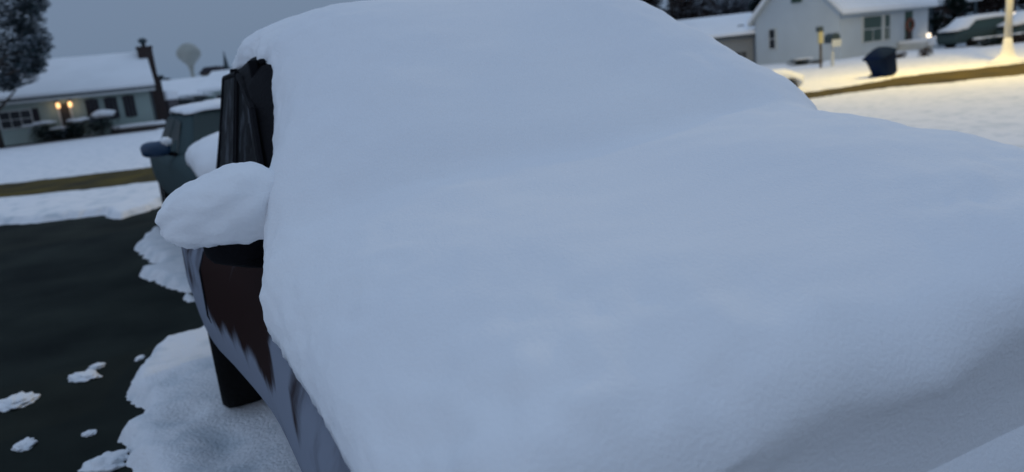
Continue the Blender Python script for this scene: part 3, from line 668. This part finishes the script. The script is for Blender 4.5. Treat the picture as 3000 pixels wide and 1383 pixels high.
# ---- low carport on the right of that house
def carport():
    D = 50.0; a = at(2705, 45, D); b = at(2868, 42, D); root = empty('carport', (a.x, a.y, 0))
    tag(root, 'open carport with a thin snowy roof right of the white house', 'carport')
    L = (b-a).length; z = 2.5; za = at(2715, 18, D).z
    bm = bmesh.new(); sec = [(-.3, z), (-.3, z+.28), (2.5, z+1.2), (5.5, z+.28), (5.5, z)]
    r0 = [(0, y, q) for y, q in sec]; r1 = [(L, y, min(q, z+.30)) for y, q in sec]; ring_loft(bm, [r0, r1]); link('roof', bm, TRIM, root)
    bm = bmesh.new(); sec = [(-.35, z+.285), (-.33, z+.5), (2.5, z+1.45), (5.5, z+.5), (5.5, z+.285), (2.5, z+1.205)]
    ring_loft(bm, [[(-.05, y, q) for y, q in sec], [(L+.05, y, min(q, z+.5) if q != z+1.205 else z+.305) for y, q in sec]]); link('roof_snow', bm, SNOW_FAR, root)
    for x in (.1, L-.2):
        for y in (.1, 5.2):
            bm = bmesh.new(); box(bm, x-.07, x+.07, y-.07, y+.07, 0, z); link('post', bm, DARKMETAL, root)
    bm = bmesh.new(); box(bm, .05, L-1.0, 5.0, 5.1, 0, z); link('back_wall', bm, SIDE_D, root)
carport()
p = at(2765, 140, 46.0); tree((p.x, p.y), 2.9, 1.1, 'dark rounded evergreen before the carport', LEAF_D, 71, 'round', .05, 700, .13, None, .02, 'evergreen')
p = at(2708, 172, 33.0); shrub('shrub', (p.x, p.y, 0), (.38, .3, .5), 'small brown shrub left of the carport evergreen, near the porch steps', LEAF_R, 51, 0, 700, .05)
p = at(2632, 170, 34.0); shrub('shrub', (p.x, p.y, 0), (.35, .3, .38), 'low brown twiggy shrub right behind the navy bin', LEAF_R, 52, 0, 400, .05)
p = at(2345, 198, 37.5); shrub('shrub', (p.x, p.y, 0), (.75, .4, .42), 'low dark shrub at the foot of the white gable wall', LEAF_D, 53, .2, 800, .06)
p = at(2390, 190, 37.5); shrub('shrub', (p.x, p.y, 0), (.45, .3, .3), 'thin dark shrub behind the mailbox post', LEAF_D, 54, 0, 300, .06)
# ---- garage left of the gable house
def garage():
    D = 45.0; f = Facade((10.5, D+.8), (16.4, D)); root = empty('garage', f.A, f.rz)
    tag(root, 'small grey garage with snow roof and satellite dish, left of the gable house', 'garage')
    x0 = -4.0; x1 = f.at(2228, 120)[0]; zE = f.at(2120, 130)[1]; zR = f.at(2100, 72)[1]
    zE = max(1.9, zE); 
    bm = bmesh.new(); box(bm, x0, x1, 0, 6, 0, zE); link('wall', bm, SIDE_D, root)
    zr = zR*1.0+.25
    sec = [(-.4, zE-.12), (3, zr), (6.4, zE-.12), (6.4, zE+.02), (3, zr+.14), (-.4, zE+.02)]
    bm = bmesh.new(); ring_loft(bm, [[(x, y, z) for y, z in sec] for x in (x0-.3, x1+.1)]); rf = link('roof', bm, DARKMETAL, root)
    sec = [(-.46, zE+.0), (-.44, zE+.14), (3, zr+.34), (6.4, zE+.16), (6.4, zE+.022), (3, zr+.142), (-.42, zE+.022)]
    bm = bmesh.new(); ring_loft(bm, [[(x, y, z) for y, z in sec] for x in (x0-.32, x1+.12)]); link('roof_snow', bm, SNOW_FAR, rf)
    a, z0 = f.at(2156, 176); b, z1 = f.at(2186, 152); window(root, a, b, z0, z1, WINDARK, SIDE_D, 1)
    s, z = f.at(2172, 103); yd = .9; 
    dsh = empty('satellite_dish', (s+.1, yd, z+.25)); tagp = dsh; dsh.parent = root
    bm = bmesh.new(); R_ = .34
    rings = [[(r*R_*math.cos(a), -.12+r*r*.12*-1, r*R_*math.sin(a)) for a in np.linspace(0, 2*math.pi, 24, endpoint=False)] for r in (.05, .4, .7, .9, 1.0)]
    ring_loft(bm, rings, caps=False); bmesh.ops.solidify(bm, geom=bm.faces[:], thickness=.02); link('dish', bm, SNOW_FAR, dsh, True)
    bm = bmesh.new(); tube(bm, [(R_*math.cos(a), -.25, R_*math.sin(a)) for a in np.linspace(-.4, 2.6, 14)], .03, 6); link('dish_rim', bm, DARKMETAL, dsh)
    bm = bmesh.new(); tube(bm, [(0, -.05, 0), (.05, .1, -.55)], .03, 6); link('dish_mast', bm, DARKMETAL, dsh)
garage()
# ---- snow-covered cars far right
def far_car(name, loc, rz, label, sc=1, L=4.6, group=None):
    root = empty(name, loc, rz); tag(root, label, 'car', group)
    xs = [-L/2, -L/2+.05, -L/2+.3, -1.2, .2, 1.3, L/2-.3, L/2-.05, L/2]; w = [.5, .75, .86, .88, .89, .88, .84, .72, .5]
    rings = []
    for x, h in zip(xs, w):
        t = .95 if abs(x) < L/2-.1 else .7; prof = [(h-.12, .28), (h, .5), (h, .75), (h-.08, t)]
        rings.append([(x, -a, z) for a, z in prof]+[(x, a, z) for a, z in prof[::-1]])
    bm = bmesh.new(); ring_loft(bm, rings); link('body', bm, PAINT2, root, True)
    rows = [(-1.75, .70, .95), (-1.3, .66, 1.36), (-.9, .62, 1.42), (.5, .62, 1.42), (1.2, .72, .95)]
    bm = bmesh.new(); ring_loft(bm, [[(x, -.80, .92), (x, -h, z), (x, h, z), (x, .80, .92)] for x, h, z in rows]); link('windows', bm, GLASS2, root)
    rows = [(-L/2+.05, .7, .9, 1.0), (-1.7, .8, .98, 1.15), (-1.2, .72, 1.35, 1.55), (0, .72, 1.4, 1.62), (.6, .72, 1.38, 1.58), (1.3, .8, .98, 1.15), (L/2-.2, .8, .95, 1.1), (L/2, .6, .85, .95)]
    bm = bmesh.new(); ring_loft(bm, [[(x, -h, a), (x, -h+.08, b), (x, h-.08, b), (x, h, a)] for x, h, a, b in rows]); link('snow_cover', bm, SNOW_FAR, root, True)
    for x in (-1.4, 1.4):
        for s in (-1, 1):
            bm = bmesh.new(); lathe(bm, [(.2, -.1), (.32, -.1), (.34, 0), (.32, .1), (.2, .1)], 20); bmesh.ops.transform(bm, matrix=Matrix.Translation((x, s*.76, .34))@Matrix.Rotation(math.pi/2, 4, 'X'), verts=bm.verts)
            wh = link('wheel', bm, RUBBER, root, True)
    return root
p = at(2870, 130, 39.0); far_car('parked_car', (p.x+.6, 39.5, 0), .15, 'snow-covered teal car parked beside the carport, left of the light pole')
p = at(3040, 120, 37.0); far_car('parked_car', (p.x+1.2, 38.0, 0), .1, 'snow-covered car at the right edge of the photo behind the light pole')
for i, px in enumerate((2895, 2945, 2990)):
    p = at(px, 140, 36.0); shrub('shrub', (p.x, 36.2+.1*i, 0), (.62, .4, .55), ('leftmost low dark hedge shrub under the teal car', 'low dark hedge shrub just behind the foot of the light pole', 'low dark hedge shrub right of the light pole')[i], LEAF_D if i != 2 else LEAF_R, 60+i, .12, 600, .07, group='hedge shrubs before the parked cars')
# lit garage lamp beyond
p = at(2986, 39, 47.0)
lg = empty('lamp_post', (p.x, p.y, 0)); tag(lg, 'bright white lamp on a short dark post, at the right edge above the car', 'lamp')
bm = bmesh.new(); tube(bm, [(0, 0, 0), (0, 0, p.z-.12)], .05, 8); link('post', bm, DARKMETAL, lg)
bm = bmesh.new(); box(bm, -.38, .38, -.09, .09, p.z-.10, p.z+.10, .04); link('lamp_head', bm, LAMPW, lg)

# ---- street lamp on the far verge
def street_lamp():
    b = at(2950, 182, 24.2); root = empty('street_lamp', (b.x, b.y, 0)); tag(root, 'tall pale street light pole with snow piled round its foot', 'street light')
    H_ = 9.5
    bm = bmesh.new(); tube(bm, [(0, 0, 0), (0, 0, 2), (0, 0, H_-.4), (-.3, -.5, H_), (-1.2, -2.7, H_+.15)], [.115, .105, .07, .055, .045], 14); link('pole', bm, POLE, root, True)
    bm = bmesh.new(); lathe(bm, [(.60, .02), (.46, .10), (.32, .17), (.22, .30), (.17, .48), (.13, .7), (.10, .8)], 24)
    for v in bm.verts: v.co += v.co.normalized()*.04*noise.noise(v.co*3)
    link('snow_collar', bm, SNOW_FAR, root, True)
    bm = bmesh.new(); M = Matrix.Translation((-1.35, -3.0, H_+.13))@Matrix.Rotation(math.radians(40), 4, 'Z'); vs = box(bm, -.42, .42, -.15, .15, -.07, .09); bmesh.ops.transform(bm, matrix=M, verts=vs); hd = link('lamp_head', bm, DARKMETAL, root)
    bm = bmesh.new(); vs = box(bm, -.32, .32, -.11, .11, -.10, -.072); bmesh.ops.transform(bm, matrix=M, verts=vs); link('lamp_lens', bm, LAMPGLOW, hd)
    ld = bpy.data.lights.new('street_light', 'SPOT'); ld.energy = 5400; ld.color = (1, .70, .14); ld.spot_size = math.radians(164); ld.spot_blend = .35; ld.shadow_soft_size = .25
    lo = bpy.data.objects.new('street_light', ld); C.objects.link(lo); lo.parent = root; lo.location = (-1.35, -3.0, H_-.02)
street_lamp()
# ---- bin, mailbox, path light, snow mound
def bin_():
    p = at(2592, 226, 23.6); root = empty('trash_bin', (p.x+.03, p.y, .04), .35); root.rotation_euler = (0, math.radians(-20), .4); root.scale = (.9, .9, .88)
    tag(root, 'navy blue wheeled trash bin leaning on the snow by the road', 'trash bin')
    bm = bmesh.new(); rings = []
    for z, h, d in ((0, .29, .27), (.06, .33, .31), (.5, .38, .36), (.78, .42, .40), (.80, .44, .42)): 
        rings.append([(math.copysign(abs(math.cos(a))**.45, math.cos(a))*h, math.copysign(abs(math.sin(a))**.45, math.sin(a))*d, z) for a in np.linspace(0, 2*math.pi, 28, endpoint=False)])
    ring_loft(bm, rings); link('bin_body', bm, BIN, root, True)
    bm = bmesh.new(); rings = []
    for z, k_ in ((.802, .47), (.84, .47), (.95, .36), (1.05, .20), (1.08, .05)):
        rings.append([(math.copysign(abs(math.cos(a))**.5, math.cos(a))*k_-.02, math.copysign(abs(math.sin(a))**.5, math.sin(a))*k_*.95, z) for a in np.linspace(0, 2*math.pi, 28, endpoint=False)])
    ring_loft(bm, rings); link('lid', bm, BIN, root, True)
    for s in (-1, 1):
        bm = bmesh.new(); lathe(bm, [(.03, -.03), (.12, -.03), (.12, .03), (.03, .03)], 18, (s*.33, .3, .10), 'X'); link('wheel', bm, RUBBER, root, True)
    bm = bmesh.new(); tube(bm, [(-.3, .42, .78), (-.3, .52, .80), (.3, .52, .80), (.3, .42, .78)], .02, 6); link('handle', bm, BIN, root, True)
bin_()
p = at(2604, 152, 27.0); root = empty('path_light', (p.x, p.y, 0)); tag(root, 'small glowing yellow lamp just above the navy bin', 'path light')
bm = bmesh.new(); tube(bm, [(0, 0, 0), (0, 0, p.z-.05)], .02, 6); link('stake', bm, DARKMETAL, root)
bm = bmesh.new(); lathe(bm, [(.04, p.z-.06), (.085, p.z), (.085, p.z+.05), (.02, p.z+.08)], 12); link('lamp_glass', bm, mat('yellow_glow', (1, .9, .5), emit=(1, .85, .35), estr=1.6), root, True)
p = at(2438, 128, 33.0); root = empty('mailbox', (p.x, p.y, 0), .2); tag(root, 'dark arched mailbox with a pale front, right of the narrow yellow box', 'mailbox')
bm = bmesh.new(); zc = p.z+.2; rings = []
for y in (-.28, .28):
    rings.append([(-.2, y, zc-.17), (.2, y, zc-.17)]+[(.2*math.cos(a), y, zc+.05+.2*math.sin(a)) for a in np.linspace(0, math.pi, 10)])
ring_loft(bm, rings); link('box', bm, DARKMETAL, root)
bm = bmesh.new(); box(bm, -.23, .23, -.33, -.285, zc-.34, zc-.03, .02); link('door', bm, TRIM, root)
bm = bmesh.new(); box(bm, -.05, .05, -.05, .05, 0, zc-.175); link('post', bm, TRIM, root)
p = at(2404, 128, 32.6); root = empty('paper_box', (p.x, p.y, 0)); tag(root, 'narrow yellow upright box with dark top on a post left of the mailbox', 'newspaper box')
zc = p.z
bm = bmesh.new(); box(bm, -.10, .10, -.08, .08, zc, zc+.50, .03); link('box', bm, YELLOW, root)
bm = bmesh.new(); box(bm, -.17, .10, -.10, .10, zc+.502, zc+.72, .03); link('cap', bm, DARKMETAL, root)
bm = bmesh.new(); box(bm, -.04, .04, -.04, .04, 0, zc); link('post', bm, WOOD, root)
p = at(2272, 235, 21.6)
root = empty('snow_covered_boulder', (p.x+.02, p.y+.2, .02)); root.scale = (1.12, 1.1, 1.15); tag(root, 'rounded boulder capped with lamplit snow, dark hollow in its side, at the far roadside', 'boulder')
bm = bmesh.new(); blob(bm, (.1, 0, .12), (.55, .4, .24), .2, 2, 4, 4); link('stone', bm, WOOD, root, True)
bm = bmesh.new(); vs = blob(bm, (0, .05, .26), (.80, .5, .30), .15, 1.6, 9, 5)
for v in vs:      # overhanging hollow facing the road
    d = Vector((v.co.x-.33, 0, v.co.z-.14)); 
    if v.co.y < 0 and d.length < .21: v.co.y += .42*(1-d.length/.21)**.5
link('snow_cap', bm, SNOW_FAR, root, True)

# ------------------------------------------------------------------ background left
def tower():
    D = 300; c = at(552, 155, D); root = empty('water_tower', (c.x, c.y, 0)); tag(root, 'pale bulb-topped water tower on a slim stem beyond the houses', 'water tower')
    r = 33/F_PX*D; z = c.z
    bm = bmesh.new(); lathe(bm, [(.2, z+r*.82), (r*.35, z+r*.76), (r*.7, z+r*.52), (r*.93, z+r*.2), (r, z-r*.08), (r*.9, z-r*.38), (r*.62, z-r*.68), (r*.36, z-r*.95), (r*.24, z-r*1.15)], 32); link('tank', bm, TANK, root, True)
    bm = bmesh.new(); lathe(bm, [(r*.235, z-r*1.15), (r*.17, z-r*1.5), (r*.16, z-r*2.6), (r*.2, 8), (r*.35, 0)], 20); link('stem', bm, TANK, root, True)
tower()
def simple_house(name, D, x0, x1, yb_eave, y_ridge, label, wall=SIDE_D, depth=7, zbase=0, tilt=0, cat='house'):
    a = at(x0, yb_eave, D); b = at(x1, yb_eave-(x1-x0)*.1075, D); root = empty(name, (a.x, D, 0)); tag(root, label, cat)
    L = b.x-a.x; zE = a.z; zR = at(x0, y_ridge, D+depth/2).z
    bm = bmesh.new(); box(bm, 0, L, 0, depth, 0, zE)
    for x in (0, L-.1):
        v = [bm.verts.new((x, y, z)) for y, z in ((0, zE), (depth, zE), (depth/2, zR-.1))]; bm.faces.new(v)
    link('wall', bm, wall, root)
    sec = [(-.4, zE-.1), (depth/2, zR), (depth+.4, zE-.1), (depth+.4, zE+.2), (depth/2, zR+.3), (-.4, zE+.2)]
    bm = bmesh.new(); ring_loft(bm, [[(x, y, z) for y, z in sec] for x in (-.3, L+.3)]); link('roof', bm, SNOW_FAR, root)
    n = max(1, int(L/2.6)); 
    for i in range(n): window(root, (i+.3)*L/n, (i+.62)*L/n, zE*.4, zE*.8, WINDARK, TRIM, 0)
    return root
simple_house('house', 84, 440, 640, 292, 248, 'long distant house with a flat pale snow roof below the water tower', SIDE_D)
simple_house('house', 66, 592, 720, 268, 222, 'distant snow-roofed house right of the water tower, behind the pickup', SIDE_G, 8)
r_ = at(637, 215, 110); root = empty('church', (r_.x, r_.y, 0)); tag(root, 'far brown building with a slim spire right of the water tower', 'church')
bm = bmesh.new(); box(bm, -1.6, 1.5, -2, 2, 0, r_.z+.1); link('wall', bm, WOOD, root)
bm = bmesh.new(); ring_loft(bm, [[(-1.9, y, r_.z+.1) , (1.8, y, r_.z+.1), (.9, y, r_.z+.95), (-.9, y, r_.z+.95)] for y in (-2.3, 2.3)]); link('roof', bm, SHUTD, root)
bm = bmesh.new(); lathe(bm, [(.42, r_.z+.2), (.32, r_.z+1.2), (.15, r_.z+2.2), (.03, r_.z+3.0)], 8, (1.45, 0, 0)); link('spire', bm, DARKMETAL, root)
# white-topped shed right of the green house
p = at(464, 345, 42); a = at(446, 266, 50); b = at(487, 266, 50); root = empty('shed', (a.x, 50, 0)); tag(root, 'small dark shed with a bright snow slab on top, right of the green house', 'shed')
L = b.x-a.x; zt = at(464, 268, 50).z; zm = at(464, 296, 50).z
bm = bmesh.new(); box(bm, .04, L-.02, 0, 1.6, 0, zm); link('wall', bm, mat('shed_wall', (.05, .045, .05)), root)
bm = bmesh.new(); box(bm, -.03, L+.03, -.08, 1.7, zm+.002, zt, .08); link('roof_snow', bm, SNOW, root, True)
bm = bmesh.new(); box(bm, L*.3, L*.7, -.04, -.002, .1, zm*.75); link('door', bm, WOOD, root)
# dark hedge in front of the distant house
for i, (px, w) in enumerate(((505, 1.1), (540, 1.2), (578, 1.2), (615, 1.1))):
    p = at(px, 340, 54+i*.4); zt = at(px, 282-i*3, 54).z
    shrub('hedge_shrub', (p.x, p.y, 0), (w, .8, max(1.2, zt)), ('leftmost of four tall dark hedge shrubs behind the pickup', 'second from the left of four dark hedge shrubs behind the pickup', 'third from the left of four dark hedge shrubs behind the pickup', 'rightmost of four dark hedge shrubs behind the pickup')[i], LEAF_D, 80+i, .1, 1200, .12, group='dark hedge shrubs behind the pickup')
for i, (px, py, h, lab) in enumerate(((460, 225, 1, 'left of two small far trees between chimney and water tower'), (492, 230, 1, 'right of two small far trees between chimney and water tower'))):
    zt = at(px, py, 150).z; p = at(px, py, 150)
    tree((p.x, p.y), zt+.4, 1.2, lab, LEAF_B, 90+i, 'round', .1, 140, .3, 'small far trees', .3)
# big tree left of the green house
p = at(-20, 300, 38)
def big_left_tree():
    D = 40; rnd = random.Random(5); b = at(-45, 300, D); root = empty('tree', (b.x, D, 0)); tag(root, 'large blue-green evergreen dusted with snow at the left edge, overhanging the green house', 'tree')
    lobes = []; sk = F_PX/D
    for px, py, r in ((-60, 40, 90), (20, 30, 80), (70, 55, 50), (40, 110, 70), (-40, 130, 90), (95, 105, 45), (110, 135, 38), (80, 165, 50), (20, 180, 60), (-50, 210, 70), (60, 215, 45), (100, 190, 32), (20, 240, 36), (0, -40, 100), (95, 10, 40), (60, -60, 70), (-80, -60, 110), (20, -150, 110), (-60, -190, 110), (-20, -290, 70)):
        q = at(px, py, D+rnd.uniform(-1, 1)); r /= sk; lobes.append(((q.x-b.x, q.y-D, q.z), (r, r, r*.78)))
    bm = bmesh.new(); tube(bm, [(0, 0, -.1), (.1, 0, 3), (0, 0, 7), (.1, 0, 12)], [.4, .3, .2, .04], 10)
    for c, r in lobes: tube(bm, [(0, 0, max(.8, c[2]-1.2)), (c[0]*.5, c[1]*.5, c[2]-.3), c], [.1, .06, .02], 5)
    q = at(48, 262, D); tube(bm, [(0, 0, 1.6), (q.x-b.x, 0, q.z)], [.12, .03], 6)
    link('trunk', bm, BARK, root, True)
    bm = bmesh.new(); leaf_mass(bm, rnd, lobes, 1100, .12, .34); link('crown', bm, [LEAF_B, LEAF_S], root)
big_left_tree()
# trees behind the right houses
for i, (px, D, h, sp_, lf, kd, sn, lab) in enumerate((
    (1880, 62, 9, 3.2, LEAF_R, 'round', .45, 'reddish brown bare tree nearest the top edge of the buried car'),
    (1975, 58, 8, 2.8, LEAF_R, 'round', .35, 'brown tree behind the left end of the garage roof, left of the twiggy one'),
    (2040, 60, 8.5, 2.6, LEAF_R, 'round', .5, 'brown twiggy tree behind the garage roof, just left of the frosted pair'),
    (2105, 66, 9, 3.2, LEAF_G, 'round', .8, 'frosted grey tree behind the middle of the garage roof'),
    (2175, 64, 8, 3.0, LEAF_G, 'round', .85, 'frosted grey tree behind the right end of the garage roof'),
    (2245, 54, 6.5, 1.8, LEAF_D, 'cone', .08, 'dark green conifer tucked between the garage and the white gable wall'),
    (2740, 66, 10, 3.4, LEAF_D, 'cone', .05, 'dark green conifer behind the right end of the white house roof'),
    (2815, 62, 9, 3.2, LEAF_D, 'round', .05, 'dark rounded tree behind the carport roof'),
    (2880, 60, 9, 3.2, LEAF_R, 'round', .03, 'dark reddish tree behind the light pole'),
    (2965, 58, 9, 3.4, LEAF_R, 'round', .03, 'dark reddish tree at the upper right corner of the photo'),
    (3060, 60, 9, 3.4, LEAF_D, 'round', .03, 'dark tree mostly cut off by the right edge of the photo'))):
    p = at(px, 100, D); tree((p.x, p.y), h, sp_, lab, lf, 100+i, kd, sn, 1100, .22, clear=.02)
